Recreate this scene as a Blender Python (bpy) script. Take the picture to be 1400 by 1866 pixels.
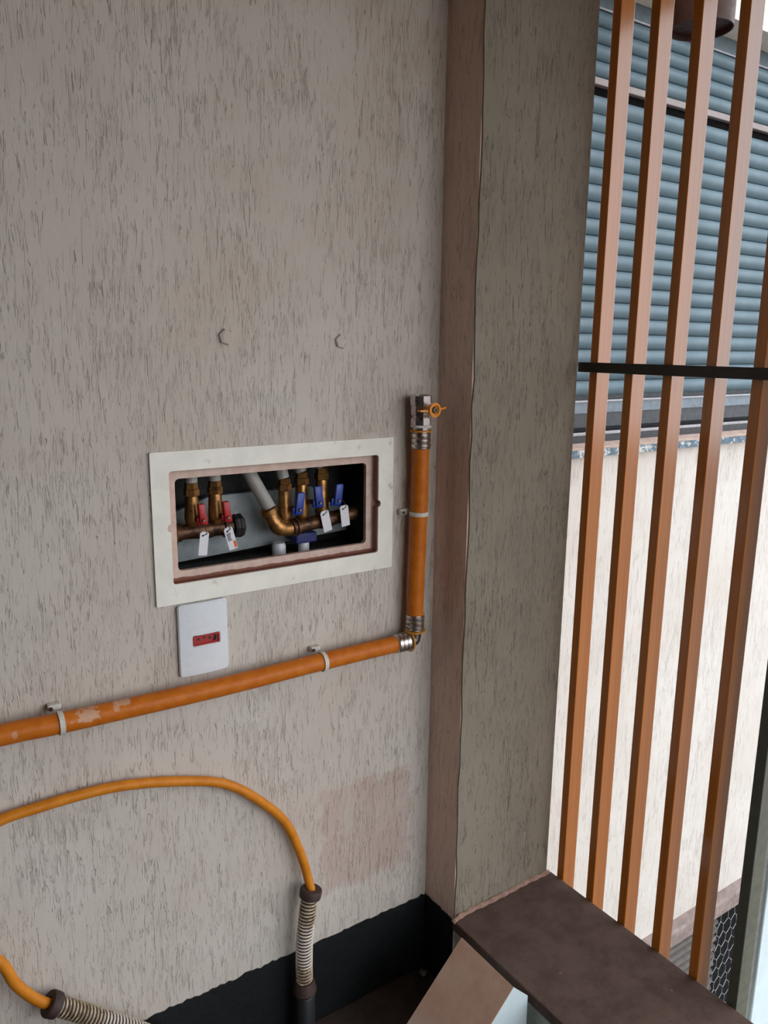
import bpy, bmesh, math, random
from mathutils import Vector, Matrix
for o in list(bpy.data.objects): bpy.data.objects.remove(o, do_unlink=True)
S = bpy.context.scene
C = S.collection
R_ = random.Random(7)
PI = math.pi

# ------------------------------------------------------------------ camera
cd = bpy.data.cameras.new('camera'); cam = bpy.data.objects.new('camera', cd); C.objects.link(cam)
right = Vector((0.82861806, -0.55968794, 0.01189603))
down = Vector((-0.10603826, -0.17778403, -0.97833978))
fwd = Vector((0.5496799, 0.80940858, -0.20666339))
m = Matrix((right, -down, -fwd)).transposed().to_4x4()
m.translation = Vector((-0.8738, -1.12, 1.265))
cam.matrix_world = m
cd.sensor_fit = 'VERTICAL'; cd.sensor_height = 24.0
cd.lens = 1435.93 / 1866 * 24.0
cd.clip_start = 0.02; cd.clip_end = 200
S.camera = cam

# ------------------------------------------------------------------ sky, sun, exposure
w = bpy.data.worlds.new('sky'); S.world = w; w.use_nodes = True
bg = w.node_tree.nodes['Background']
bg.inputs['Color'].default_value = (0.93, 0.96, 1.0, 1); bg.inputs['Strength'].default_value = 2.2
S.view_settings.view_transform = 'Standard'
S.view_settings.look = 'None'
S.view_settings.gamma = 1.0
S.view_settings.use_curve_mapping = False
S.view_settings.exposure = 0.58

# ------------------------------------------------------------------ helpers: materials
def lin(r, g, b):
    f = lambda c: (c/255/12.92) if c/255 <= 0.04045 else ((c/255+0.055)/1.055)**2.4
    return (f(r), f(g), f(b), 1)

class NT:
    def __init__(s, name):
        s.m = bpy.data.materials.new(name); s.m.use_nodes = True
        s.t = s.m.node_tree; s.b = s.t.nodes['Principled BSDF']
        s.co = s.t.nodes.new('ShaderNodeTexCoord').outputs['Object']
    def n(s, typ, **kw):
        x = s.t.nodes.new(typ)
        for k, v in kw.items(): setattr(x, k, v)
        return x
    def link(s, a, b): s.t.links.new(a, b)
    def val(s, inp, v):
        if isinstance(v, (int, float, tuple, list, Vector)): inp.default_value = v
        else: s.link(v, inp)
    def mapping(s, scale, rot=(0, 0, 0), loc=(0, 0, 0)):
        x = s.n('ShaderNodeMapping'); s.link(s.co, x.inputs['Vector'])
        x.inputs['Scale'].default_value = scale; x.inputs['Rotation'].default_value = rot; x.inputs['Location'].default_value = loc
        return x.outputs[0]
    def noise(s, vec, scale, detail=2, rough=0.5, dist=0.0):
        x = s.n('ShaderNodeTexNoise'); s.link(vec, x.inputs['Vector'])
        x.inputs['Scale'].default_value = scale; x.inputs['Detail'].default_value = detail
        x.inputs['Roughness'].default_value = rough; x.inputs['Distortion'].default_value = dist
        return x.outputs['Fac']
    def mr(s, v, a, b, c=0.0, d=1.0, smooth=True):
        x = s.n('ShaderNodeMapRange'); x.interpolation_type = 'SMOOTHSTEP' if smooth else 'LINEAR'
        s.val(x.inputs['Value'], v)
        for i, q in zip(('From Min', 'From Max', 'To Min', 'To Max'), (a, b, c, d)): s.val(x.inputs[i], q)
        return x.outputs[0]
    def math(s, op, a, b=0.0):
        x = s.n('ShaderNodeMath', operation=op); s.val(x.inputs[0], a); s.val(x.inputs[1], b); return x.outputs[0]
    def mix(s, f, a, b):
        x = s.n('ShaderNodeMix', data_type='RGBA'); s.val(x.inputs['Factor'], f)
        s.val(x.inputs[6], a); s.val(x.inputs[7], b); return x.outputs[2]
    def xyz(s):
        x = s.n('ShaderNodeSeparateXYZ'); s.link(s.co, x.inputs[0]); return x.outputs
    def bump(s, h, strength=0.5, dist=0.002, prev=None):
        x = s.n('ShaderNodeBump'); x.inputs['Strength'].default_value = strength; x.inputs['Distance'].default_value = dist
        s.link(h, x.inputs['Height'])
        if prev: s.link(prev, x.inputs['Normal'])
        s.link(x.outputs[0], s.b.inputs['Normal']); return x.outputs[0]
    def base(s, col, rough=0.6, metal=0.0, spec=0.5):
        s.val(s.b.inputs['Base Color'], col); s.val(s.b.inputs['Roughness'], rough)
        s.b.inputs['Metallic'].default_value = metal; s.b.inputs['Specular IOR Level'].default_value = spec

def plain(name, rgb, rough=0.5, metal=0.0, vary=0.12, scale=60, bump=0.0, spec=0.5, dirt=None, coat=0.0):
    t = NT(name)
    n = t.noise(t.co, scale, 4, 0.6)
    c = lin(*rgb); d = tuple(x*(1-vary*2.2) for x in c[:3])+(1,)
    col = t.mix(t.mr(n, 0.3, 0.72), c, d)
    if dirt:
        col = t.mix(t.mr(t.noise(t.co, dirt[1], 5, 0.65), dirt[2], dirt[3]), col, lin(*dirt[0]))
    t.base(col, t.mr(n, 0.3, 0.7, max(rough-0.06, 0.03), min(rough+0.08, 1)), metal, spec)
    if bump: t.bump(n, 0.6, bump)
    t.b.inputs['Coat Weight'].default_value = coat
    return t.m

def render_coat(name, a, b, groove, gstr=0.7, zf=0.075, sc=235, thr=0.505, bumpd=0.003, patch=None, fill=False):
    """scratched 'grafiato' render: vertical gouges of uneven length, coloured for caught dirt and painted-in shade"""
    t = NT(name)
    def strokes(sc_, width, off, cut):
        v = t.mapping((1, 1, zf), loc=(off, off*0.7, off*1.3))
        n = t.noise(v, sc_, 2, 0.45, 0.1)
        r = t.mr(t.math('ABSOLUTE', t.math('SUBTRACT', n, 0.5)), width, width*0.2)
        brk = t.noise(t.mapping((1, 1, zf*2.2), loc=(off*2, off, off)), sc_*0.45, 2, 0.6)
        dens = t.noise(t.mapping((1, 1, 0.45), loc=(off, 0, off)), 10, 3, 0.6)
        k = t.math('ADD', brk, t.mr(dens, 0.3, 0.7, -0.12, 0.12, False))
        return t.math('MULTIPLY', r, t.mr(k, cut, cut+0.09))
    g = t.math('MAXIMUM', strokes(sc, 0.028, 0.0, thr), t.math('MULTIPLY', strokes(sc*1.8, 0.045, 5.1, thr+0.01), 0.6))
    big = t.mr(t.noise(t.co, 3.2, 4, 0.6), 0.32, 0.68)
    col = t.mix(big, lin(*a), lin(*b))
    if patch:
        x, y, z = t.xyz()
        jit = t.math('MULTIPLY', t.math('SUBTRACT', t.noise(t.co, 22, 4, 0.7), 0.5), 0.09)
        px = t.math('ADD', x, jit); pz = t.math('ADD', t.math('ADD', z, jit), t.math('MULTIPLY', x, 0.05))
        x0, x1, z0, z1, pc = patch
        f = t.math('MULTIPLY', t.mr(px, x0-0.006, x0+0.006), t.mr(px, x1+0.006, x1-0.006))
        f = t.math('MULTIPLY', f, t.math('MULTIPLY', t.mr(pz, z0-0.015, z0+0.015), t.mr(pz, z1+0.005, z1-0.005)))
        f = t.math('MULTIPLY', f, t.mr(t.noise(t.co, 14, 4, 0.65), 0.25, 0.6, 0.25, 0.75))
        col = t.mix(f, col, lin(*pc))
    col = t.mix(t.math('MULTIPLY', g, gstr), col, lin(*groove))  # groove tone: some dirt, mostly the gouges' shade painted in
    t.base(col, 0.82, 0, 0.3)
    h = t.math('SUBTRACT', t.math('MULTIPLY', t.noise(t.mapping((1, 1, 0.3)), 60, 3, 0.6), 0.35), g)
    t.bump(h, 0.6, bumpd)
    return t.m

def slat_paint():
    t = NT('slat_wood_paint')
    n = t.noise(t.mapping((30, 30, 1)), 6, 4, 0.6)
    col = t.mix(t.mr(n, 0.3, 0.7), lin(184, 110, 40), lin(174, 101, 35))
    sp = t.n('ShaderNodeTexVoronoi'); t.link(t.co, sp.inputs['Vector']); sp.inputs['Scale'].default_value = 17
    col = t.mix(t.mr(sp.outputs['Distance'], 0.055, 0.035), col, lin(225, 200, 175))
    t.base(col, 0.4, 0, 0.05)
    t.b.inputs['Coat Weight'].default_value = 0.8; t.b.inputs['Coat Roughness'].default_value = 0.16; t.b.inputs['Coat IOR'].default_value = 1.7
    return t.m

def pipe_paint(name, rgb, scars):
    t = NT(name)
    n = t.noise(t.co, 45, 4, 0.6)
    col = t.mix(t.mr(n, 0.3, 0.7), lin(*rgb), lin(rgb[0]-16, rgb[1]-16, max(rgb[2]-12, 0)))
    x, y, z = t.xyz()
    for (cx, cz, rx, rz, amt) in scars:     # plaster smears left on the plastic
        dx = t.math('DIVIDE', t.math('SUBTRACT', x, cx), rx); dz = t.math('DIVIDE', t.math('SUBTRACT', z, cz), rz)
        d = t.math('SQRT', t.math('ADD', t.math('MULTIPLY', dx, dx), t.math('MULTIPLY', dz, dz)))
        d = t.math('ADD', d, t.math('MULTIPLY', t.math('SUBTRACT', t.noise(t.co, 130, 4, 0.7), 0.5), 2.2))
        col = t.mix(t.mr(d, 1.0, 0.8, 0, amt), col, lin(205, 165, 140))
    t.base(col, 0.45, 0, 0.25)
    return t.m

M = {}
M['wall'] = render_coat('scratched_beige_render', (205, 198, 189), (197, 186, 176), (138, 116, 103), 0.48, patch=(-0.243, -0.046, 0.255, 0.47, (188, 164, 154)))
M['reveal'] = render_coat('scratched_brown_render', (226, 202, 187), (218, 192, 176), (150, 122, 107), 0.55)
M['column'] = render_coat('scratched_grey_render', (143, 134, 120), (130, 122, 108), (66, 58, 49), 0.62, sc=220)
M['farwall'] = render_coat('scratched_white_render', (200, 195, 190), (194, 187, 180), (144, 135, 127), 0.4, sc=140, bumpd=0.002)
M['black'] = plain('black_bitumen_paint', (20, 24, 28), 0.5, vary=0.25, scale=40, bump=0.003)
M['floor'] = plain('dark_brown_floor', (70, 55, 48), 0.75, vary=0.2, scale=12, bump=0.002, dirt=((30, 24, 22), 7, 0.45, 0.6))
M['paving'] = plain('grey_concrete', (138, 132, 124), 0.85, vary=0.12, scale=5, bump=0.004)
M['ceiling'] = plain('tan_ceiling_paint', (160, 122, 64), 0.8, vary=0.06, scale=6)
M['ledge'] = None
t = NT('brown_dusty_stone'); n1 = t.noise(t.co, 16, 6, 0.7); n2 = t.noise(t.co, 150, 3, 0.6)
c = t.mix(t.mr(n1, 0.35, 0.7), lin(86, 67, 59), lin(70, 53, 47))
c = t.mix(t.mr(n2, 0.66, 0.74, 0, 0.7), c, lin(48, 36, 32))
c = t.mix(t.mr(t.noise(t.co, 90, 2, 0.5), 0.74, 0.78, 0, 0.6), c, lin(165, 110, 85))
t.base(c, t.mr(n1, 0.3, 0.7, 0.6, 0.8), 0, 0.35); t.bump(n2, 0.4, 0.001); M['ledge'] = t.m
M['mortar'] = plain('pink_mortar', (165, 132, 118), 0.9, vary=0.15, scale=70, bump=0.003)
M['curb'] = plain('greenish_white_paint', (186, 190, 180), 0.6, vary=0.1, scale=20, dirt=((120, 100, 88), 14, 0.55, 0.75))
M['white_plastic'] = plain('white_plastic', (226, 230, 236), 0.28, vary=0.03, scale=20, spec=0.5)
M['frame'] = plain('off_white_frame', (243, 241, 231), 0.45, vary=0.05, scale=22, dirt=((176, 168, 152), 26, 0.60, 0.75))
t = NT('pink_stained_lip'); x, y, z = t.xyz()
n1 = t.noise(t.co, 60, 5, 0.65)
c = t.mix(t.mr(n1, 0.35, 0.65), lin(214, 190, 178), lin(200, 170, 156))
dz = t.math('ADD', z, t.math('MULTIPLY', t.math('SUBTRACT', t.noise(t.co, 55, 3, 0.6), 0.5), 0.006))
c = t.mix(t.mr(dz, 0.9145, 0.9125), c, lin(122, 70, 52))
dx = t.math('ADD', x, t.math('MULTIPLY', t.math('SUBTRACT', t.noise(t.co, 45, 3, 0.6), 0.5), 0.006))
c = t.mix(t.mr(dx, -0.1335, -0.1315, 0, 0.8), c, lin(140, 92, 76))
t.base(c, 0.6); M['lip'] = t.m
M['box_dark'] = plain('dark_box_plastic', (30, 29, 29), 0.7, vary=0.2)
M['brass'] = plain('dull_brass', (176, 128, 74), 0.34, metal=0.75, vary=0.2, scale=90, dirt=((96, 66, 44), 60, 0.5, 0.7))
M['old_brass'] = plain('tarnished_brass', (120, 84, 58), 0.42, metal=0.6, vary=0.25, scale=70, dirt=((52, 38, 32), 60, 0.45, 0.65))
M['steel'] = plain('bright_nickel', (206, 198, 194), 0.3, metal=1.0, vary=0.08, scale=70)
M['red'] = plain('red_enamel', (178, 24, 34), 0.35, vary=0.06)
M['blue'] = plain('blue_enamel', (28, 62, 158), 0.35, vary=0.08)
M['darkblue'] = plain('dark_blue_plastic', (30, 38, 108), 0.5, vary=0.08)
M['tag'] = plain('white_card', (225, 226, 232), 0.6, vary=0.02)
M['inktag'] = plain('black_ink', (38, 36, 40), 0.6, vary=0.05)
M['orangeink'] = plain('orange_ink', (226, 96, 48), 0.6, vary=0.05)
M['greypipe'] = plain('grey_conduit', (172, 168, 162), 0.45, vary=0.06)
M['foam'] = plain('grey_foam_board', (160, 168, 170), 0.8, vary=0.08, scale=50, bump=0.001)
M['rubber'] = plain('black_rubber', (34, 30, 29), 0.6, vary=0.1)
M['handle'] = plain('amber_enamel', (226, 140, 16), 0.35, vary=0.05, coat=0.3)
M['ring'] = plain('amber_plastic', (198, 134, 34), 0.45, vary=0.06)
M['clip'] = plain('white_nylon', (216, 212, 204), 0.5, vary=0.08, scale=80)
M['screw'] = plain('steel_screw', (120, 112, 104), 0.3, metal=1.0)
M['pipe'] = pipe_paint('orange_gas_pipe', (200, 112, 28), [(-0.640, 0.7500, 0.019, 0.0085, 0.85), (-0.588, 0.755, 0.013, 0.003, 0.7), (-0.60, 0.752, 0.004, 0.006, 0.6), (-0.735, 0.750, 0.004, 0.006, 0.5)])
M['hose'] = pipe_paint('orange_gas_hose', (214, 134, 36), [])
M['sleeve_core'] = plain('dark_sleeve', (62, 46, 40), 0.7, vary=0.15)
t = NT('painted_spring'); x, y, z = t.xyz()
n1 = t.noise(t.co, 70, 4, 0.6)
splash = t.math('ADD', z, t.math('MULTIPLY', t.math('SUBTRACT', t.noise(t.co, 60, 4, 0.7), 0.5), 0.08))
c = t.mix(t.mr(n1, 0.4, 0.66), lin(205, 190, 160), lin(140, 116, 92))
f = t.math('MULTIPLY', t.mr(splash, 0.17, 0.185), t.mr(splash, 0.262, 0.245))
c = t.mix(f, c, lin(222, 212, 200)); t.base(c, 0.6); M['spring'] = t.m
M['collar'] = plain('dark_brown_rubber', (66, 48, 44), 0.7, vary=0.12)
M['darkpipe'] = plain('black_riser_pipe', (38, 40, 44), 0.5, vary=0.12)
M['slat'] = slat_paint()
M['bronze'] = plain('dark_bronze_paint', (44, 36, 31), 0.4, vary=0.08, spec=0.5)
M['postpaint'] = plain('grey_green_paint', (84, 86, 74), 0.5, vary=0.06, dirt=((180, 176, 160), 60, 0.72, 0.76))
M['shutter'] = plain('blue_grey_shutter', (90, 110, 120), 0.45, vary=0.05, scale=14, spec=0.25)
M['shutter_rail'] = plain('grey_shutter_rail', (128, 117, 115), 0.4, vary=0.06, scale=30)
M['shutter_dark'] = plain('dark_anodised', (34, 40, 46), 0.45, vary=0.1)
M['alu'] = plain('pale_aluminium', (146, 145, 150), 0.35, metal=0.4, vary=0.08)
M['sill'] = plain('pinkish_sill', (196, 172, 160), 0.75, vary=0.12, scale=26, dirt=((120, 104, 98), 40, 0.58, 0.7))
M['blueflake'] = plain('flaking_blue_paint', (78, 102, 118), 0.6, vary=0.15, scale=40, dirt=((176, 178, 176), 50, 0.52, 0.58))
M['rust'] = plain('rust_brown_enamel', (52, 24, 14), 0.45, vary=0.12, spec=0.2)
M['rib'] = plain('dusty_grey_metal', (92, 86, 83), 0.6, vary=0.12, scale=30)
M['stripm'] = plain('dusty_pink_moulding', (140, 124, 120), 0.75, vary=0.15, scale=30, dirt=((90, 78, 76), 50, 0.6, 0.7))
M['wire'] = plain('galvanised_wire', (150, 150, 152), 0.45, metal=0.5)
M['void'] = plain('painted_void_shade', (20, 20, 22), 0.9)  # near-black colour stands for the darkness deep in the opening
t = NT('dirty_white_sheet'); x, y, z = t.xyz()
n1 = t.noise(t.co, 26, 5, 0.65); n2 = t.noise(t.co, 120, 3, 0.6)
c = t.mix(t.mr(n1, 0.3, 0.7), lin(200, 163, 143), lin(214, 184, 165))
c = t.mix(t.mr(n2, 0.66, 0.72, 0, 0.6), c, lin(214, 188, 168))
edge = t.mr(t.math('ADD', z, t.math('MULTIPLY', t.math('SUBTRACT', n1, 0.5), 0.08)), 0.125, 0.09)
c = t.mix(t.math('MULTIPLY', edge, 0.6), c, lin(214, 208, 200)); t.base(c, 0.7, 0, 0.3); M['dirt_lid'] = t.m
M['bluewhite'] = plain('bluish_white_paint', (206, 222, 226), 0.4, vary=0.04, scale=20)

# ------------------------------------------------------------------ helpers: meshes
def obj(name, bm, mat, parent=None, smooth=False):
    bmesh.ops.recalc_face_normals(bm, faces=bm.faces)
    me = bpy.data.meshes.new(name); bm.to_mesh(me); bm.free()
    for k in (mat if isinstance(mat, list) else [mat]): me.materials.append(k)
    if smooth:
        for p in me.polygons: p.use_smooth = True
    o = bpy.data.objects.new(name, me); C.objects.link(o)
    if smooth:
        try: me.set_sharp_from_angle(angle=math.radians(38))
        except Exception: pass
    if parent:
        o.parent = parent
        q = parent; off = Vector(q.location)
        while q.parent: q = q.parent; off += Vector(q.location)
        # geometry is written in world coordinates: shift into the parent's space
        me.transform(Matrix.Translation(-off)) if off.length else None
    return o
def tag(o, label, cat, group=None):
    o['label'] = label; o['category'] = cat
    if group: o['group'] = group
    return o
def struct(o): o['kind'] = 'structure'; return o
def thing(name, label, cat, group=None):
    o = bpy.data.objects.new(name, None); C.objects.link(o); o.empty_display_size = 0.05
    return tag(o, label, cat, group)
def seat_empties():
    """move each Empty to the base of its parts, leaving the parts where they stand"""
    for o in list(C.objects):
        if o.type == 'EMPTY' and o.children:
            pts = []
            def rec(p):
                for ch in p.children:
                    if ch.type == 'MESH': pts.extend([ch.matrix_local @ v.co for v in ch.data.vertices])
                    rec(ch)
            rec(o)
            xs = [p.x for p in pts]; ys = [p.y for p in pts]; zs = [p.z for p in pts]
            b = Vector(((min(xs)+max(xs))/2, (min(ys)+max(ys))/2, min(zs)))
            o.location = b
            for ch in o.children: ch.location = ch.location - b
def box(bm, x0, x1, y0, y1, z0, z1, bev=0.0, seg=2):
    r = bmesh.ops.create_cube(bm, size=1)
    vs = r['verts']
    for v in vs:
        v.co = Vector((x0+(v.co.x+.5)*(x1-x0), y0+(v.co.y+.5)*(y1-y0), z0+(v.co.z+.5)*(z1-z0)))
    if bev:
        es = list({e for v in vs for e in v.link_edges})
        bmesh.ops.bevel(bm, geom=es, offset=bev, segments=seg, profile=0.5, affect='EDGES')
    return bm
def B(*a, **k): return box(bmesh.new(), *a, **k)
def frames(pts):
    T = [(pts[min(i+1, len(pts)-1)]-pts[max(i-1, 0)]).normalized() for i in range(len(pts))]
    up = Vector((0, 1, 0)) if abs(T[0].y) < 0.9 else Vector((0, 0, 1))
    N = []
    n = (up - T[0]*up.dot(T[0])).normalized()
    for t in T:
        n = (n - t*n.dot(t)).normalized(); N.append(n)
    return T, N
def tube(bm, pts, r, seg=16, cap=True, hollow=False):
    pts = [Vector(p) for p in pts]; T, N = frames(pts)
    rr = r if isinstance(r, (list, tuple)) else [r]*len(pts)
    rings = []
    for p, t, n, q in zip(pts, T, N, rr):
        b = t.cross(n)
        rings.append([bm.verts.new(p+(n*math.cos(2*PI*k/seg)+b*math.sin(2*PI*k/seg))*q) for k in range(seg)])
    for a, b in zip(rings, rings[1:]):
        for k in range(seg): bm.faces.new((a[k], a[(k+1) % seg], b[(k+1) % seg], b[k]))
    if cap: bm.faces.new(rings[0][::-1]); bm.faces.new(rings[-1])
    return bm
def lathe(bm, a, d, prof, seg=24, rot=0.0):
    """profile of (distance along d from a, radius)"""
    a = Vector(a); d = Vector(d).normalized()
    up = Vector((0, 1, 0)) if abs(d.y) < 0.9 else Vector((0, 0, 1))
    n = (up-d*up.dot(d)).normalized(); b = d.cross(n)
    rings = []
    for (h, q) in prof:
        rings.append([bm.verts.new(a+d*h+(n*math.cos(2*PI*k/seg+rot)+b*math.sin(2*PI*k/seg+rot))*max(q, 1e-5)) for k in range(seg)])
    for p, q in zip(rings, rings[1:]):
        for k in range(seg): bm.faces.new((p[k], p[(k+1) % seg], q[(k+1) % seg], q[k]))
    bm.faces.new(rings[0][::-1]); bm.faces.new(rings[-1])
    return bm
def prism(bm, loop, ext):
    """closed planar loop of points extruded along a vector"""
    a = [bm.verts.new(Vector(p)) for p in loop]; b = [bm.verts.new(Vector(p)+Vector(ext)) for p in loop]
    n = len(a)
    bm.faces.new(a); bm.faces.new(b[::-1])
    for k in range(n): bm.faces.new((a[k], b[k], b[(k+1) % n], a[(k+1) % n]))
    return bm
def spline(P, n=8):
    P = [Vector(p) for p in P]; out = []
    Q = [P[0]*2-P[1]]+P+[P[-1]*2-P[-2]]
    for i in range(1, len(Q)-2):
        a, b, c, d = Q[i-1:i+3]
        for k in range(n):
            t = k/n
            out.append(0.5*((2*b)+(c-a)*t+(2*a-5*b+4*c-d)*t*t+(3*b-a-3*c+d)*t**3))
    out.append(P[-1]); return out
def rrect(x0, x1, z0, z1, r, n=5, notches=()):
    """rounded rectangle outline (x,z), counter-clockwise; notches: half-round bumps on the left or right side"""
    L = []
    def arc(cx, cz, a0):
        for k in range(n+1):
            a = a0+PI/2*k/n; L.append((cx+r*math.cos(a), cz+r*math.sin(a)))
    arc(x0+r, z0+r, PI); arc(x1-r, z0+r, 1.5*PI)
    for (side, cz, q) in notches:
        if side == 'r':
            for k in range(9):
                a = -PI/2+PI*k/8; L.append((x1+q*math.cos(a)*0.9, cz+q*math.sin(a)))
    arc(x1-r, z1-r, 0); arc(x0+r, z1-r, PI/2)
    for (side, cz, q) in notches:
        if side == 'l':
            for k in range(9):
                a = PI/2+PI*k/8; L.append((x0+q*math.cos(a)*0.9, cz+q*math.sin(a)))
    return L
def plate_hole(bm, outer, inner, y0, y1):
    """a plate in the x-z plane between two outlines, thickness y0..y1"""
    vo = [bm.verts.new((x, y0, z)) for x, z in outer]; vi = [bm.verts.new((x, y0, z)) for x, z in inner]
    es = [bm.edges.new((L[k], L[(k+1) % len(L)])) for L in (vo, vi) for k in range(len(L))]
    bmesh.ops.triangle_fill(bm, edges=es, use_beauty=True)
    r = bmesh.ops.extrude_face_region(bm, geom=list(bm.faces))
    for v in r['geom']:
        if isinstance(v, bmesh.types.BMVert): v.co.y = y1
    return bm

# ------------------------------------------------------------------ setting: our side
OX0, OX1, OZ0, OZ1 = -0.500, -0.122, 0.905, 1.087          # hole for the valve box
bm = bmesh.new()
box(bm, -3.2, OX0, 0, 0.16, 0, 3.0); box(bm, OX1, 0.0, 0, 0.16, 0, 3.0)
box(bm, OX0, OX1, 0, 0.16, 0, OZ0); box(bm, OX0, OX1, 0, 0.16, OZ1, 3.0)
struct(obj('wall_back', bm, M['wall']))
pillar = struct(obj('wall_pillar', B(0.0, 0.247, -0.092, 0.72, -1.5, 3.0), M['reveal']))
# grey coat on the pillar's front, its left edge trowelled unevenly
loop = []
for k in range(61):
    z = 0.176+(3.0-0.176)*k/60
    loop.append((0.0005+R_.uniform(-0.0015, 0.0025)+0.0012*math.sin(k*0.9), -0.092, z))
loop += [(0.2495, -0.092, 3.0), (0.2495, -0.092, 0.176)]
obj('grey_coat', prism(bmesh.new(), loop, (0, -0.0035, 0)), M['column'], pillar)
struct(obj('floor', B(-3.2, 0.0, -2.4, 0.0, -0.15, 0.0), M['floor']))
struct(obj('ceiling', (lambda b: (box(b, -3.2, 0.0, -2.0, 0.0, 2.0, 2.12), box(b, 0.0, 0.8, -2.0, -0.097, 2.03, 2.15), b)[-1])(bmesh.new()), M['ceiling']))  # unseen; low height and right wing shaped to shade upper wall and pillar
struct(obj('shade_wall_left', B(-2.4, -2.2, -2.0, 0.0, 0.0, 2.0), plain('dark_brown_wall_paint', (50, 43, 38), 0.8, vary=0.08, scale=8)))  # unseen dark wall, added to keep light off the slats' inner sides
struct(obj('shade_beam', B(0.0, 0.25, -0.40, -0.0965, 1.86, 2.0), M['ceiling']))  # unseen beam, added to shade the top of the pillar
struct(obj('shade_wall_front', B(-2.4, -0.60, -2.0, -1.85, 0.0, 2.0), plain('dark_brown_front_paint', (50, 43, 38), 0.8, vary=0.08, scale=8)))  # unseen dark wall, added and sized to block light from front left
def ragged(a, b, z_a, z_b, n, amp):
    L = []
    for k in range(n+1):
        f = k/n; p = Vector(a).lerp(Vector(b), f)
        L.append((p.x, p.y, z_a+(z_b-z_a)*f+R_.uniform(-amp, amp)+R_.choice((0, 0, 0, amp))))
    return L
top = ragged((-3.2, 0, 0), (-0.0025, 0, 0), 0.215, 0.169, 420, 0.0020)
struct(obj('baseboard_back', prism(bmesh.new(), top+[(-0.0025, 0, 0), (-3.2, 0, 0)], (0, -0.0022, 0)), M['black']))
top = ragged((0, -0.001, 0), (0, -0.0925, 0), 0.169, 0.170, 22, 0.001)
struct(obj('baseboard_pillar', prism(bmesh.new(), top+[(0, -0.0925, 0), (0, -0.001, 0)], (-0.0022, 0, 0)), M['black']))

# low curb and its stone ledge
curb = struct(obj('trim_3', B(0.004, 0.258, -2.4, -0.0925, -1.5, 0.153), M['curb']))
ledge = obj('stone_ledge', B(-0.006, 0.261, -2.4, -0.096, 0.153, 0.175, bev=0.0025), M['ledge'])
tag(ledge, 'dusty brown stone ledge on the low curb at the foot of the slats', 'ledge')
P = [(-0.006, -0.1, 0.170), (0.004, -0.0995, 0.1765)]+[(0.02+0.0235*k, -0.0975+R_.uniform(-0.0015, 0.0015), 0.1765+R_.uniform(-0.001, 0.001)) for k in range(10)]+[(0.255, -0.097, 0.176)]
obj('mortar_bead', tube(bmesh.new(), spline(P, 3), [0.0055+0.0012*math.sin(k*1.7) for k in range((len(P)-1)*3+1)], 8), M['mortar'], ledge, True)

# ------------------------------------------------------------------ setting: outside
struct(obj('ground_front', B(-20, 0.258, -40, -2.4, -0.2, -0.02), M['paving']))
struct(obj('ground_yard', B(0.258, 20, -40, 0.40, -1.6, -1.5), M['paving']))
WX0, WX1, WZ0, WZ1 = 0.46, 2.3, 0.995, 2.165
bm = bmesh.new()
box(bm, 0.2475, WX0, 0.35, 0.72, -0.77, 3.2); box(bm, WX1, 4.5, 0.35, 0.72, -0.77, 3.2)
box(bm, WX0, WX1, 0.35, 0.72, -0.77, WZ0-0.021); box(bm, WX0, WX1, 0.35, 0.72, WZ1, 3.2)
struct(obj('wall_opposite', bm, M['farwall']))
win = struct(obj('window_1', (lambda b: (box(b, WX0, WX0+0.03, 0.455, 0.52, 1.0, 2.165), box(b, WX1-0.03, WX1, 0.455, 0.52, 1.0, 2.165),
    box(b, WX0, WX1, 0.50, 0.53, 1.0, 2.165), b)[-1])(bmesh.new()), M['shutter_dark']))
sill = obj('window_sill', B(WX0-0.06, WX1+0.06, 0.3290, 0.3295, 0.974, 0.995), M['blueflake'], win)
sill = obj('sill_slab', B(WX0-0.06, WX1+0.06, 0.3295, 0.35, 0.974, 0.995), M['sill'], win)
obj('sill_slab', B(WX0, WX1, 0.35, 0.53, 0.974, 0.997), M['sill'], win)
bm = bmesh.new(); box(bm, WX0, WX1, 0.432, 0.47, 0.997, 1.018); obj('sill_track', bm, M['shutter_dark'], win)
obj('track_lip', B(WX0, WX1, 0.426, 0.434, 1.018, 1.028, bev=0.002), M['alu'], win)

# roller shutter, two leaves
sh = thing('roller_shutter', 'blue grey roller shutter in two leaves seen between the orange slats', 'shutter')
def slat_profile(z0, p, y=0.45):
    n = 10; L = []
    for k in range(n+1):
        f = k/n
        L.append((WX0+0.03, y-0.017*math.sin(PI*(0.03+0.92*f))**0.62, z0+0.0022+(p-0.0022)*f))
    L += [(WX0+0.03, y+0.006, z0+p), (WX0+0.03, y+0.006, z0+0.0022)]
    return L
def shutter_leaf(z_list, p):
    me = None
    for z in z_list:
        if me is None:
            o = obj('shutter_slat', prism(bmesh.new(), slat_profile(z, p), (WX1-WX0-0.06, 0, 0)), M['shutter'], sh, True); me = o; zr = z
        else:
            o = me.copy(); C.objects.link(o); o.location.z = z-zr
            o.parent = sh
shutter_leaf([1.1291+0.04378*k for k in range(18)], 0.04378)
shutter_leaf([1.960+0.0400*k for k in range(4)], 0.0400)
obj('backing', B(WX0+0.03, WX1-0.03, 0.458, 0.47, 1.05, 2.16), M['shutter_dark'], sh)
b1 = obj('bottom_bar', B(WX0+0.03, WX1-0.03, 0.440, 0.457, 1.080, 1.1165, bev=0.002), plain('slate_blue_bar', (98, 112, 124), 0.4), sh)
obj('bar_lip', B(WX0+0.03, WX1-0.03, 0.434, 0.4395, 1.1125, 1.1185, bev=0.001), M['alu'], sh)
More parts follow.
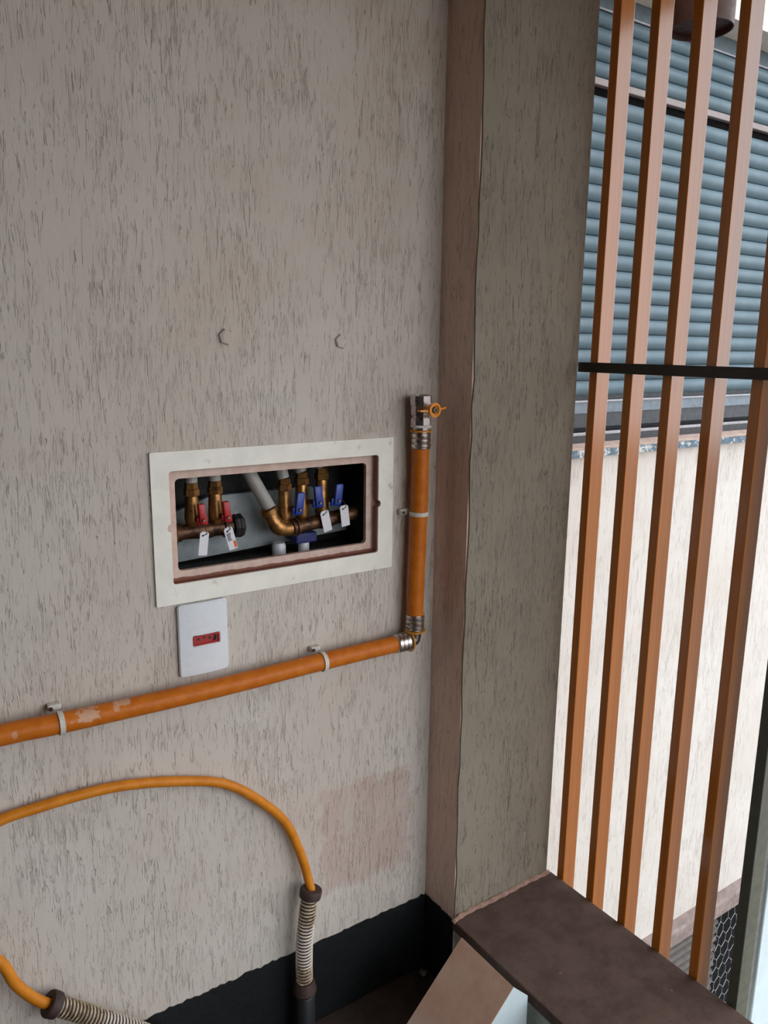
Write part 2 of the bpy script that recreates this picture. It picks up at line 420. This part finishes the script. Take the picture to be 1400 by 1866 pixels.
obj('bottom_seal', B(WX0+0.03, WX1-0.03, 0.446, 0.457, 1.040, 1.080), M['shutter_dark'], sh)
obj('middle_rail', B(WX0+0.03, WX1-0.03, 0.436, 0.457, 1.941, 1.959, bev=0.002), M['shutter_rail'], sh)
obj('rail_gap', B(WX0+0.03, WX1-0.03, 0.452, 0.4575, 1.918, 1.941), plain('black_gap_shade', (6, 6, 7), 0.9, spec=0.1), sh)  # near-black strip painting in the shade of the open gap
obj('top_bar', B(WX0+0.03, WX1-0.03, 0.440, 0.457, 2.122, 2.163, bev=0.002), plain('slate_top_bar', (82, 98, 106), 0.4), sh)
obj('top_bar_lip', B(WX0+0.03, WX1-0.03, 0.434, 0.4395, 2.117, 2.122, bev=0.001), M['alu'], sh)

# downpipe end / lantern of rust-brown tube above the window
lamp = thing('wall_lantern', 'dark rust brown cylindrical lantern above the shutter, behind the slats', 'lamp')
obj('shade', lathe(bmesh.new(), (0.93, 0.2, 2.02), (0, 0, 1), [(0.012, 0.066), (0.012, 0.070), (0.0, 0.072), (0, 0.075), (0.33, 0.075), (0.34, 0.07)], 40), M['rust'], lamp, True)
obj('bracket', B(0.905, 0.955, 0.27, 0.35, 2.22, 2.30, bev=0.004), M['rust'], lamp)

# foot of the opposite wall: moulding, ribbed panel, meshed opening
struct(obj('trim_1', prism(bmesh.new(), [(0.2475, 0.352, -0.77), (0.2475, 0.336, -0.772), (0.2475, 0.332, -0.792), (0.2475, 0.322, -0.798), (0.2475, 0.322, -0.85), (0.2475, 0.352, -0.853)], (4.2, 0, 0)), M['stripm']))
ribp = thing('ribbed_panel', 'dusty grey ribbed metal panel under the white wall, behind the last slats', 'panel')
me = None
for k in range(17):
    z = -0.895-0.0375*k
    if me is None:
        me = obj('rib', prism(bmesh.new(), [(0.27, 0.372, z), (0.27, 0.356, z+0.004), (0.27, 0.348, z+0.014), (0.27, 0.352, z+0.026), (0.27, 0.372, z+0.034)], (1.45, 0, 0)), M['rib'], ribp, False)
    else:
        o = me.copy(); C.objects.link(o); o.parent = ribp; o.location.z = -0.0375*k
obj('backing_sheet', B(0.27, 1.72, 0.373, 0.385, -1.5, -0.855), M['rib'], ribp)
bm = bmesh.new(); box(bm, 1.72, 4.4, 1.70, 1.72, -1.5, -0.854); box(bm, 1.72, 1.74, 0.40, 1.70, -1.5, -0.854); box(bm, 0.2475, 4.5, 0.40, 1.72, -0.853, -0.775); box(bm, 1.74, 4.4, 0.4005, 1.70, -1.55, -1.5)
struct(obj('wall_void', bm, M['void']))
# chicken wire
bm = bmesh.new()
def wire(a, b, q=0.0013):
    tube(bm, [a, b], q, 4, False)
cw, chh = 0.044, 0.068
yv = 0.33
for i in range(0, 24):
    for j in range(0, 15):
        x = 1.66+i*cw+(cw/2 if j % 2 else 0); z = -0.86-j*chh*0.75
        if x > 2.33: continue
        jx = lambda: R_.uniform(-0.0025, 0.0025)
        p0 = (x, yv+jx(), z); p1 = (x, yv+jx(), z-chh*0.45); p2 = (x+cw/2, yv+jx(), z-chh*0.75); p3 = (x-cw/2, yv+jx(), z-chh*0.75)
        wire(p0, p1); wire(p1, p2); wire(p1, p3)
mesh = obj('chicken_wire', bm, M['wire']); tag(mesh, 'chicken wire stretched over the dark opening at the foot of the white wall', 'wire mesh')
mesh['kind'] = 'stuff'

# ------------------------------------------------------------------ slat screen
scr = thing('slat_screen', 'screen of upright orange wood-toned slats on a dark rail beside the pillar', 'screen')
s0 = None
for k in range(5):
    y1 = -0.1125-0.0797*k
    if s0 is None:
        s0 = obj('slat', B(0.2635, 0.2985, y1-0.0175, y1, -0.30, 2.03, bev=0.0012), M['slat'], scr)
    else:
        o = s0.copy(); C.objects.link(o); o.parent = scr; o.location.y = -0.0797*k
obj('rail', B(0.2530, 0.2630, -0.525, -0.093, 1.2215, 1.2395, bev=0.001), M['bronze'], scr)
post = obj('end_post', B(0.2635, 0.2985, -0.5240, -0.5060, -0.30, 2.03, bev=0.0012), M['postpaint'], scr)
post['label'] = 'grey green end post'
gp = thing('gate_stile', 'bluish white gate stile with grey edge standing past the last slat', 'gate')
obj('edge_strip', B(0.2990, 0.3180, -0.519, -0.505, -0.60, 2.4, bev=0.001), plain('grey_strip_paint', (122, 122, 118), 0.5), gp)
obj('stile', B(0.3180, 0.40, -0.5240, -0.49, -0.60, 2.4, bev=0.002), M['bluewhite'], gp)

# ------------------------------------------------------------------ valve box
vb = thing('valve_box', 'off-white recessed valve box frame with an open stained lip in the wall', 'utility box')
outer = rrect(-0.5235, -0.0975, 0.878, 1.1105, 0.002, 2)
NOT = (('l', 0.9965, 0.006), ('r', 0.996, 0.006))
inner = rrect(-0.4965, -0.128, 0.909, 1.0815, 0.005, 5, NOT)
obj('frame', plate_hole(bmesh.new(), outer, inner, -0.004, 0.0), M['frame'], vb)
bm = bmesh.new()
n = len(inner)
a = [bm.verts.new((x, 0.0, z)) for x, z in inner]; b = [bm.verts.new((x, 0.014, z)) for x, z in inner]
for k in range(n): bm.faces.new((a[k], a[(k+1) % n], b[(k+1) % n], b[k]))
lipi = rrect(-0.4827, -0.1433, 0.9243, 1.0669, 0.007, 5)
vi = [bm.verts.new((x, 0.012, z)) for x, z in lipi]
es = [bm.edges.new((L[k], L[(k+1) % len(L)])) if not bm.edges.get((L[k], L[(k+1) % len(L)])) else bm.edges.get((L[k], L[(k+1) % len(L)])) for L in (b, vi) for k in range(len(L))]
for v in b: v.co.y = 0.012
bmesh.ops.triangle_fill(bm, edges=es, use_beauty=True)
vj = [bm.verts.new((x, 0.020, z)) for x, z in lipi]
for k in range(len(vi)): bm.faces.new((vi[k], vi[(k+1) % len(vi)], vj[(k+1) % len(vj)], vj[k]))
obj('inner_lip', bm, M['lip'], vb)
bm = bmesh.new()
box(bm, OX0+0.001, OX1-0.001, 0.125, 0.13, OZ0+0.001, OZ1-0.001)
box(bm, OX0+0.001, OX0+0.005, 0.022, 0.125, OZ0+0.001, OZ1-0.001); box(bm, OX1-0.005, OX1-0.001, 0.022, 0.125, OZ0+0.001, OZ1-0.001)
box(bm, OX0+0.005, OX1-0.005, 0.022, 0.125, OZ0+0.001, OZ0+0.005); box(bm, OX0+0.005, OX1-0.005, 0.022, 0.125, OZ1-0.005, OZ1-0.001)
obj('shell', bm, M['box_dark'], vb)

# things inside the box
fb = obj('foam_board', prism(bmesh.new(), [(-0.492, 0.098, 0.912), (-0.13, 0.098, 0.930), (-0.13, 0.098, 0.965), (-0.205, 0.098, 1.018), (-0.395, 0.098, 1.018), (-0.492, 0.098, 0.985)], (0, 0.012, 0)), M['foam'])
tag(fb, 'grey foam board at the back of the valve box, behind the brass fittings', 'board')

def valve_stem(par, x, y, zt, zb, mat):
    obj('nut', lathe(bmesh.new(), (x, y, zt-0.020), (0, 0, 1), [(0, 0.0110), (0.001, 0.0125), (0.011, 0.0125), (0.012, 0.0108), (0.020, 0.0104), (0.0215, 0.0095)], 6), mat, par)
    obj('valve_stem', lathe(bmesh.new(), (x, y, zb), (0, 0, 1), [(0, 0.009), (0.004, 0.011), (0.012, 0.0125), (zt-0.020-zb-0.004, 0.0105), (zt-0.020-zb, 0.0095)], 16), mat, par, True)
def tail(par, x, y, z0, z1, dx=0, dy=0, r=0.0102):
    obj('tail_pipe', tube(bmesh.new(), [(x, y, z0), (x+dx, y+dy, z1)], r, 14), M['greypipe'], par, True)
def lever(par, x, y, z, col, w=0.011, h=0.030, tilt=0.0, sx=None):
    bm = bmesh.new()
    box(bm, x-w/2, x+w/2, y-0.004, y+0.004, z-h*0.55, z+h*0.45, bev=0.003)
    box(bm, x-w/2-0.003, x+w/2+0.003, y+0.001, y+0.008, z-h*0.62, z-h*0.2, bev=0.003)
    for v in bm.verts: v.co.x += (v.co.z-z)*tilt
    if sx is not None:
        obj('spindle', tube(bmesh.new(), [(x-(h*0.3)*tilt, y+0.006, z-h*0.34), (sx, 0.055, z-h*0.34)], 0.0042, 12), M['old_brass'], par, True)
    o = obj('lever', bm, col, par, True)
    obj('lever_screw', lathe(bmesh.new(), (x-(h*0.3)*tilt, y-0.0065, z-h*0.34), (0, 1, 0), [(0, 0.0022), (0.0015, 0.003), (0.004, 0.003)], 10), M['screw'], o)
lm = thing('valve_manifold', 'tarnished brass valve manifold with two red levers at left in the box', 'valve')
obj('body', lathe(bmesh.new(), (-0.474, 0.062, 0.972), (1, 0, 0.0), [(0, 0.012), (0.002, 0.0145), (0.014, 0.0145), (0.015, 0.012), (0.034, 0.0125), (0.05, 0.0150), (0.062, 0.0145), (0.072, 0.0125), (0.085, 0.013), (0.086, 0.0165), (0.092, 0.0165), (0.093, 0.014), (0.100, 0.014)], 20), M['old_brass'], lm, True)
obj('end_nut', lathe(bmesh.new(), (-0.372, 0.062, 0.972), (1, 0, 0), [(0, 0.019), (0.004, 0.0205), (0.008, 0.019), (0.010, 0.020), (0.014, 0.0205), (0.017, 0.018)], 8), M['rubber'], lm)
obj('union_nut', lathe(bmesh.new(), (-0.485, 0.056, 0.968), (1, 0, 0), [(0, 0.016), (0.003, 0.0185), (0.012, 0.0185), (0.015, 0.016)], 6), M['old_brass'], lm)
for x in (-0.4405, -0.4015):
    valve_stem(lm, x, 0.058, 1.050, 0.982, M['brass'])
    tail(lm, x, 0.058, 1.0515, 1.082)
for x, sx in ((-0.4335, -0.4405), (-0.3925, -0.4015)): lever(lm, x, 0.034, 1.006, M['red'], 0.0125, 0.033, -0.10, sx)
gpz = obj('grey_conduit', tube(bmesh.new(), spline([(-0.347, 0.078, 1.084), (-0.335, 0.070, 1.055), (-0.318, 0.060, 1.018), (-0.305, 0.052, 0.990)], 5), 0.0115, 18), M['greypipe'])
tag(gpz, 'leaning grey conduit that drops into the brass elbow inside the box', 'pipe')
bm_ = thing('brass_manifold', 'brass elbow manifold with three blue levers at right in the box', 'valve')
obj('elbow', tube(bmesh.new(), spline([(-0.309, 0.052, 0.990), (-0.304, 0.050, 0.977), (-0.297, 0.048, 0.966), (-0.286, 0.047, 0.960), (-0.270, 0.047, 0.960)], 5), [0.0125]*6+[0.0135]*9+[0.0125]*6, 18), M['brass'], bm_, True)
obj('collar', lathe(bmesh.new(), (-0.3125, 0.053, 0.998), (0.38, -0.05, -0.92), [(0, 0.0125), (0.002, 0.0150), (0.010, 0.0150), (0.012, 0.0125)], 18), M['brass'], bm_, True)
obj('body', lathe(bmesh.new(), (-0.272, 0.047, 0.960), (1, 0, 0.10), [(0, 0.013), (0.001, 0.0155), (0.004, 0.0155), (0.005, 0.0125), (0.008, 0.0125), (0.009, 0.0155), (0.012, 0.0155), (0.013, 0.012), (0.05, 0.012), (0.06, 0.0145), (0.075, 0.0145), (0.085, 0.012), (0.128, 0.012), (0.13, 0.008)], 20), M['old_brass'], bm_, True)
for x, zt in ((-0.279, 1.043), (-0.246, 1.051), (-0.2065, 1.056)):
    valve_stem(bm_, x+0.002, 0.060, zt, 0.968, M['brass'])
    tail(bm_, x+0.001, 0.060, zt+0.0015, 1.083, -0.008, 0.006)
for x, z, tl, sx in ((-0.2615, 1.006, 0.15, -0.277), (-0.2255, 1.014, -0.1, -0.244), (-0.186, 1.014, 0.12, -0.2045)): lever(bm_, x, 0.034, z, M['blue'], 0.0155, 0.037, tl, sx)
blk = thing('blue_fitting', 'dark blue plastic fitting below the brass manifold in the box', 'fitting')
obj('block', B(-0.2585, -0.2185, 0.052, 0.080, 0.9285, 0.9460, bev=0.002), M['darkblue'], blk)
obj('neck', lathe(bmesh.new(), (-0.238, 0.066, 0.910), (0, 0, 1), [(0, 0.010), (0.016, 0.010), (0.0185, 0.008)], 14), M['white_plastic'], blk, True)
wc = obj('white_coupling', lathe(bmesh.new(), (-0.284, 0.070, 0.9105), (0, 0, 1), [(0, 0.012), (0.016, 0.012), (0.018, 0.0105), (0.021, 0.0105)], 18), M['white_plastic'], None, True)
tag(wc, 'short white coupling on the box floor left of the blue fitting', 'coupling')

def price_tag(x, zt, wd, ht, y, ang, label, printed=False):
    tg = thing('paper_tag', label, 'tag', 'paper tags hanging in the valve box')
    mt = Matrix.Translation((x, y, zt)) @ Matrix.Rotation(ang, 4, 'Y')
    def loc(bm): 
        bmesh.ops.transform(bm, matrix=mt, verts=bm.verts); return bm
    loop = [(-wd/2+0.003, 0, 0.003), (-wd/2, 0, 0), (-wd/2, 0, -ht), (wd/2, 0, -ht), (wd/2, 0, 0), (wd/2-0.003, 0, 0.003)]
    obj('card', loc(prism(bmesh.new(), loop, (0, 0.0006, 0))), M['tag'], tg)
    obj('eyelet', loc(lathe(bmesh.new(), (-wd*0.18, -0.0009, -0.0035), (0, 1, 0), [(0, 0.0011), (0.0008, 0.0016)], 10)), M['inktag'], tg)
    obj('string', loc(tube(bmesh.new(), spline([(-wd*0.18, -0.0012, -0.0035), (0.001, -0.0018, -0.0012), (wd*0.24, -0.0012, 0.0005), (wd*0.1, 0.004, 0.010), (-0.003, 0.008, 0.016)], 4), 0.00055, 6)), M['inktag'], tg)
    if printed:
        bm = bmesh.new()
        for k in range(6):
            z = -0.007-k*0.0022; l = R_.uniform(0.0055, 0.008)
            box(bm, -wd/2+0.002, -wd/2+0.002+l, -0.0003, -0.0001, z-0.0013, z)
        obj('print', loc(bm), M['inktag'], tg)
        obj('print', loc(B(wd/2-0.005, wd/2-0.0005, -0.0003, -0.0001, -ht+0.002, -ht+0.013)), M['orangeink'], tg)
    return tg
price_tag(-0.4335, 0.9745, 0.0145, 0.0350, 0.026, 0.13, 'blank white paper tag hanging below the left red lever')
price_tag(-0.3935, 0.9765, 0.0150, 0.0350, 0.028, -0.26, 'printed paper tag with small dark lines below the right red lever', True)
price_tag(-0.2185, 0.9850, 0.0165, 0.0345, 0.026, -0.22, 'slanted paper tag below the middle blue lever')
price_tag(-0.1795, 0.9905, 0.0165, 0.0345, 0.026, -0.12, 'white paper tag below the rightmost blue lever')

# ------------------------------------------------------------------ socket
sk = thing('wall_socket', 'white rectangular socket plate with red outlet just under the valve box frame', 'socket')
px0, px1, pz0, pz1 = -0.4930, -0.4135, 0.7595, 0.8755
hx0, hx1, hz0, hz1 = -0.4715, -0.4280, 0.8065, 0.8232
bm = plate_hole(bmesh.new(), rrect(px0, px1, pz0, pz1, 0.005, 4), rrect(hx0, hx1, hz0, hz1, 0.002, 3), -0.0065, -0.001)
for k in range(1, 10):
    bmesh.ops.bisect_plane(bm, geom=list(bm.verts)+list(bm.edges)+list(bm.faces), plane_co=(px0+(px1-px0)*k/10, 0, 0), plane_no=(1, 0, 0))
bm.normal_update()
for v in bm.verts:
    if v.co.y < -0.004:
        f = (v.co.x-px0)/(px1-px0)*2-1; v.co.y -= 0.003*(1-f*f)
es = [e for e in bm.edges if all(v.co.y < -0.004 for v in e.verts) and len(e.link_faces) == 2 and abs(e.link_faces[0].normal.dot(e.link_faces[1].normal)) < 0.5]
bmesh.ops.bevel(bm, geom=es, offset=0.0012, segments=2, affect='EDGES')
obj('plate', bm, M['white_plastic'], sk, True)
mod = obj('outlet', plate_hole(bmesh.new(), rrect(hx0+0.0004, hx1-0.0004, hz0+0.0004, hz1-0.0004, 0.0018, 3), rrect(hx0+0.0022, hx1-0.0022, hz0+0.0022, hz1-0.0022, 0.0014, 3), -0.0092, -0.002), plain('red_outlet', (176, 44, 40), 0.4, vary=0.06), sk)
obj('outlet_face', B(hx0+0.002, hx1-0.002, -0.0072, -0.002, hz0+0.002, hz1-0.002), plain('red_outlet_face', (164, 38, 36), 0.45, vary=0.1), mod)
for x, z in ((-0.4622, 0.8168), (-0.4533, 0.8188), (-0.4443, 0.8165)):
    obj('pin_hole', lathe(bmesh.new(), (x, -0.0076, z), (0, 1, 0), [(0, 0.0021), (0.0006, 0.0022)], 12), M['inktag'], mod)
obj('scorch_mark', tube(bmesh.new(), spline([(-0.4398, -0.0073, 0.8205), (-0.4352, -0.0073, 0.8190), (-0.4345, -0.0073, 0.8150), (-0.4375, -0.0073, 0.8105)], 4), [0.0006, 0.0009, 0.0012, 0.0014, 0.0016, 0.0017, 0.0018, 0.0018, 0.0019, 0.0019, 0.0018, 0.0016, 0.001], 8), M['rubber'], mod)

# ------------------------------------------------------------------ gas pipe
gas = thing('gas_pipe', 'orange gas pipe along the wall turning up to a nickel valve', 'pipe')
py = -0.029; pr = 0.0148
obj('horizontal_pipe', tube(bmesh.new(), spline([(-1.45, py, 0.752), (-1.0, py, 0.748), (-0.75, py, 0.7470), (-0.67, py, 0.7438), (-0.44, py, 0.7398), (-0.257, py, 0.7414), (-0.098, py, 0.7412)], 6), pr, 24), M['pipe'], gas, True)
def ferrule(a, d, L=0.030):
    prof = [(0, pr+0.0005), (0.001, pr+0.0022)]
    for k in range(3):
        q = 0.002+k*(L-0.003)/3
        prof += [(q, pr+0.0010), (q+0.002, pr+0.0024), (q+L*0.22, pr+0.0024), (q+L*0.28, pr+0.0008)]
    prof += [(L, pr+0.0022)]
    return lathe(bmesh.new(), a, d, prof, 28)
obj('ferrule', ferrule((-0.1065, py, 0.7412), (1, 0, 0)), M['steel'], gas, True)
ringp = [(0, 0.0150), (0.0005, 0.0195), (0.003, 0.0195), (0.0035, 0.0150)]
obj('ring', lathe(bmesh.new(), (-0.0768, py, 0.7412), (1, 0, 0), ringp, 28), M['ring'], gas, True)
obj('elbow', tube(bmesh.new(), spline([(-0.076, py, 0.7412), (-0.069, py, 0.7412), (-0.064, py, 0.7425), (-0.0625, py, 0.748), (-0.0625, py, 0.757)], 5), 0.0118, 20), plain('dull_nickel', (132, 122, 118), 0.32, metal=1.0), gas, True)
obj('ring', lathe(bmesh.new(), (-0.0625, py, 0.7575), (0, 0, 1), ringp, 28), M['ring'], gas, True)
obj('ferrule', ferrule((-0.0625, py, 0.7605), (0.02, 0, 1)), M['steel'], gas, True)
obj('vertical_pipe', tube(bmesh.new(), spline([(-0.0622, py, 0.786), (-0.0612, py, 0.85), (-0.0588, py, 0.94), (-0.0572, py, 1.02), (-0.0572, py, 1.092)], 6), pr, 24), M['pipe'], gas, True)
obj('ferrule', ferrule((-0.0574, py, 1.0905), (0, 0, 1)), M['steel'], gas, True)
obj('ring', lathe(bmesh.new(), (-0.0576, py, 1.1200), (0, 0, 1), ringp, 28), M['ring'], gas, True)
obj('seal_tape', lathe(bmesh.new(), (-0.0578, py, 1.1275), (0, 0, 1), [(0, 0.0150), (0.0005, 0.0180), (0.0045, 0.0185), (0.005, 0.0150)], 24), M['clip'], gas, True)
vbod = obj('valve_body', lathe(bmesh.new(), (-0.0580, py, 1.1225), (-0.02, 0, 1), [(0, 0.0140), (0.005, 0.0140), (0.0098, 0.0145), (0.010, 0.0178), (0.0215, 0.0178), (0.022, 0.0150), (0.0240, 0.0155), (0.0280, 0.0172), (0.034, 0.0178), (0.0400, 0.0172), (0.0435, 0.0160), (0.044, 0.0188), (0.0595, 0.0188), (0.0605, 0.0175), (0.0605, 0.0130), (0.052, 0.0125)], 8, PI/8), M['steel'], gas)
hd = obj('valve_handle', lathe(bmesh.new(), (-0.0592, py-0.016, 1.1600), (0.06, -1, 0), [(0, 0.006), (0.012, 0.0075), (0.014, 0.0110), (0.022, 0.0128), (0.0235, 0.0125), (0.0237, 0.0085), (0.021, 0.0080)], 24), M['handle'], gas, True)
bm = bmesh.new()
for s, L in ((-1, 0.028), (1, 0.026)):
    prism(bm, [(-0.058+s*0.008, py-0.030, 1.1575+s*0.001), (-0.058+s*L, py-0.026, 1.1588+s*0.002), (-0.058+s*(L+0.002), py-0.030, 1.1595+s*0.002), (-0.058+s*L, py-0.036, 1.1595+s*0.002), (-0.058+s*0.008, py-0.0375, 1.1580+s*0.001)], (0, 0, 0.0032))
obj('wing', bm, M['handle'], hd)
obj('screw', lathe(bmesh.new(), (-0.0580, py-0.0365, 1.1600), (0.06, -1, 0), [(0, 0.0062), (0.002, 0.0062), (0.0032, 0.005), (0.0033, 0.0028), (0.0022, 0.0020)], 6), M['screw'], hd)
def clip(p, axis, label):
    c_ = thing('pipe_clip', label, 'clip', 'white nylon pipe clips')
    p = Vector(p); bm = bmesh.new(); pts_o, pts_i = [], []
    for k in range(15):
        a = -0.30*PI+1.5*PI*k/14 if axis == 'v' else 0
        pass
    n = 18
    vo = []
    for k in range(n+1):
        a = PI*0.5+2*PI*(0.04+0.92*k/n)
        for rr in (pr+0.0003, pr+0.0022):
            for h in (-0.0035, 0.0035):
                u, v = rr*math.cos(a), rr*math.sin(a)
                vo.append(bm.verts.new(p+(Vector((u, v, h)) if axis == 'v' else Vector((h, v, u)))))
    for k in range(n):
        i = k*4; j = i+4
        for q in ((0, 1), (1, 3), (3, 2), (2, 0)):
            bm.faces.new((vo[i+q[0]], vo[i+q[1]], vo[j+q[1]], vo[j+q[0]]))
    bm.faces.new([vo[q] for q in (0, 2, 3, 1)]); bm.faces.new([vo[n*4+q] for q in (0, 1, 3, 2)])
    obj('band', bm, M['clip'], c_)
    if axis == 'v':
        obj('foot', B(p.x-0.027, p.x-0.006, -0.012, 0.0, p.z-0.004, p.z+0.006, bev=0.0015), M['clip'], c_)
        obj('nail', lathe(bmesh.new(), (p.x-0.0225, -0.0120, p.z+0.001), (0, -1, 0), [(0, 0.0015), (0.002, 0.0015), (0.0022, 0.003), (0.0032, 0.003)], 10), M['screw'], c_)
    else:
        obj('foot', B(p.x-0.012, p.x+0.006, -0.012, 0.0, p.z+0.013, p.z+0.021, bev=0.0015), M['clip'], c_)
        obj('nail', lathe(bmesh.new(), (p.x-0.009, -0.0120, p.z+0.017), (0, -1, 0), [(0, 0.0015), (0.002, 0.0015), (0.0022, 0.003), (0.0032, 0.003)], 10), M['screw'], c_)
clip((-0.6745, py, 0.7440), 'h', 'white clip on the orange pipe near the plaster smear, left of the socket')
clip((-0.2545, py, 0.7414), 'h', 'white clip on the horizontal orange pipe, right of the socket')
clip((-0.0583, py, 0.9760), 'v', 'white clip with a nail on the upright orange pipe beside the box')

# ------------------------------------------------------------------ gas hose, spring sleeves, riser
hp = [(-0.281, -0.036, 0.312), (-0.2832, -0.030, 0.3249), (-0.2888, -0.022, 0.3604), (-0.2989, -0.018, 0.3971), (-0.3155, -0.016, 0.441), (-0.3381, -0.015, 0.4775), (-0.3819, -0.014, 0.5246), (-0.4148, -0.013, 0.5526), (-0.447, -0.013, 0.5714), (-0.493, -0.013, 0.5879), (-0.5523, -0.013, 0.6044), (-0.6079, -0.013, 0.6145), (-0.6614, -0.013, 0.6173), (-0.7122, -0.013, 0.6169), (-0.7609, -0.013, 0.6142), (-0.815, -0.014, 0.598), (-0.850, -0.015, 0.556), (-0.850, -0.016, 0.503), (-0.823, -0.018, 0.455), (-0.779, -0.020, 0.401), (-0.7629, -0.022, 0.3595), (-0.7446, -0.023, 0.3287), (-0.7280, -0.024, 0.3090), (-0.7142, -0.025, 0.3000)]
hose = obj('gas_hose', tube(bmesh.new(), spline(hp, 5), 0.0079, 18), M['hose'], None, True)
tag(hose, 'bright orange gas hose looping over the wall between two spring sleeves', 'hose')

def spring_sleeve(path, label, pitch, r, endcap, tailcap):
    t_ = thing('spring_sleeve', label, 'conduit', 'spring conduits on the gas hose')
    pts = spline(path, 14)
    obj('core', tube(bmesh.new(), pts, r-0.0024, 18), M['sleeve_core'], t_, True)
    # one long helix laid round the path
    T, N = frames(pts)
    L = [0]
    for a, b in zip(pts, pts[1:]): L.append(L[-1]+(b-a).length)
    turns = int(L[-1]/pitch); hel = []; step = 14; j = 0
    for k in range(turns*step+1):
        s = L[-1]*k/(turns*step)
        while j < len(L)-2 and L[j+1] < s: j += 1
        f = (s-L[j])/max(L[j+1]-L[j], 1e-9)
        p = pts[j].lerp(pts[j+1], f); n = N[j].lerp(N[j+1], f).normalized(); b = T[j].cross(n)
        a = 2*PI*k/step
        hel.append(p+(n*math.cos(a)+b*math.sin(a))*(r-0.0018))
    obj('coil', tube(bmesh.new(), hel, 0.00165, 6), M['spring'], t_, True)
    d = (pts[0]-pts[1]).normalized()
    obj('collar', lathe(bmesh.new(), pts[0]-d*0.008, d, [(0, r+0.0005), (0.002, r+0.0035), (0.014, r+0.0042), (0.017, r+0.0025), (0.0172, 0.0092), (0.006, 0.0088)], 24), M['collar'], t_, True)
    if tailcap:
        d = (pts[-1]-pts[-2]).normalized()
        obj('cuff', lathe(bmesh.new(), pts[-1]-d*0.006, d, [(0, r+0.0005), (0.002, r+0.002), (0.020, r+0.006), (0.022, r+0.004)], 24), M['collar'], t_, True)
    return t_
spring_sleeve([(-0.2853, -0.036, 0.3130), (-0.2900, -0.0365, 0.2900), (-0.2942, -0.037, 0.2600), (-0.2985, -0.037, 0.2251), (-0.3000, -0.037, 0.1786), (-0.2995, -0.037, 0.1350)], 'upright white-splashed spring sleeve standing on the black riser pipe', 0.0062, 0.0158, True, True)
spring_sleeve([(-0.7150, -0.027, 0.3010), (-0.690, -0.028, 0.2790), (-0.6499, -0.030, 0.2427), (-0.5907, -0.032, 0.1873), (-0.545, -0.034, 0.135), (-0.515, -0.036, 0.085), (-0.50, -0.038, 0.032)], 'slanting spring sleeve at the lower left, under the hose loop', 0.0062, 0.0150, True, True)
ri = thing('riser_pipe', 'black riser pipe rising from the floor against the black baseboard', 'pipe')
obj('tube', lathe(bmesh.new(), (-0.2990, -0.037, 0.0), (0, 0, 1), [(0, 0.0185), (0.112, 0.0185), (0.114, 0.017)], 24), M['darkpipe'], ri, True)
obj('foot_seal', lathe(bmesh.new(), (-0.2990, -0.037, 0.0), (0, 0, 1), [(0, 0.024), (0.006, 0.022), (0.010, 0.0190)], 20), M['black'], ri, True)

# ------------------------------------------------------------------ painted-over bolts
for x, z, lb in ((-0.4000, 1.2747, 'painted-over hexagonal bolt head, the left one above the valve box'), (-0.2015, 1.2708, 'painted-over hexagonal bolt head, the right one above the valve box')):
    o = obj('bolt_head', lathe(bmesh.new(), (x, 0.001, z), (0, -1, 0), [(0, 0.0125), (0.004, 0.0120), (0.0055, 0.0105), (0.0060, 0.006)], 6, 0.25), M['wall'])
    tag(o, lb, 'bolt', 'painted-over bolt heads')

# ------------------------------------------------------------------ peaked metal cover by the ledge
mc = thing('metal_cover', 'peaked white metal cover with a dirty brown top beside the stone ledge', 'metal cover')
yb, ya = -0.3125, -0.1765
xr, zr = -0.050, 0.2125
x_l = xr-0.145; z_l = zr-0.145
obj('end_plate', prism(bmesh.new(), [(x, yb, z) for x, z in [(xr, zr), (xr+0.0345, zr-0.0345), (xr+0.036, 0.0), (x_l, 0.0), (x_l, z_l)]], (0, 0.0016, 0)), M['bluewhite'], mc)
obj('body', prism(bmesh.new(), [(x, yb+0.0016, z) for x, z in [(xr, zr), (xr, 0.0), (x_l, 0.0), (x_l, z_l)]], (0, ya-yb-0.0016, 0)), M['bluewhite'], mc)
n_ = Vector((-1, 0, 1)).normalized()*0.0012
top_ = [Vector((xr, yb, zr))+n_*0.1, Vector((x_l, yb, z_l))+n_*0.1, Vector((x_l, ya, z_l))+n_*0.1, Vector((xr, ya, zr))+n_*0.1]
obj('dirty_top', prism(bmesh.new(), top_, n_), M['dirt_lid'], mc)

# crumbs of plaster on the floor in the corner
bm = bmesh.new(); bmesh.ops.create_icosphere(bm, subdivisions=2, radius=0.0075)
for v in bm.verts:
    v.co *= 1+R_.uniform(-0.28, 0.28); v.co.z *= 0.75; v.co += Vector((-0.0185, -0.022, 0.0055))
tag(obj('plaster_chip', bm, plain('grey_plaster', (120, 116, 110), 0.9, vary=0.15), None), 'small grey plaster chip on the dark floor in the corner', 'chip')

seat_empties()
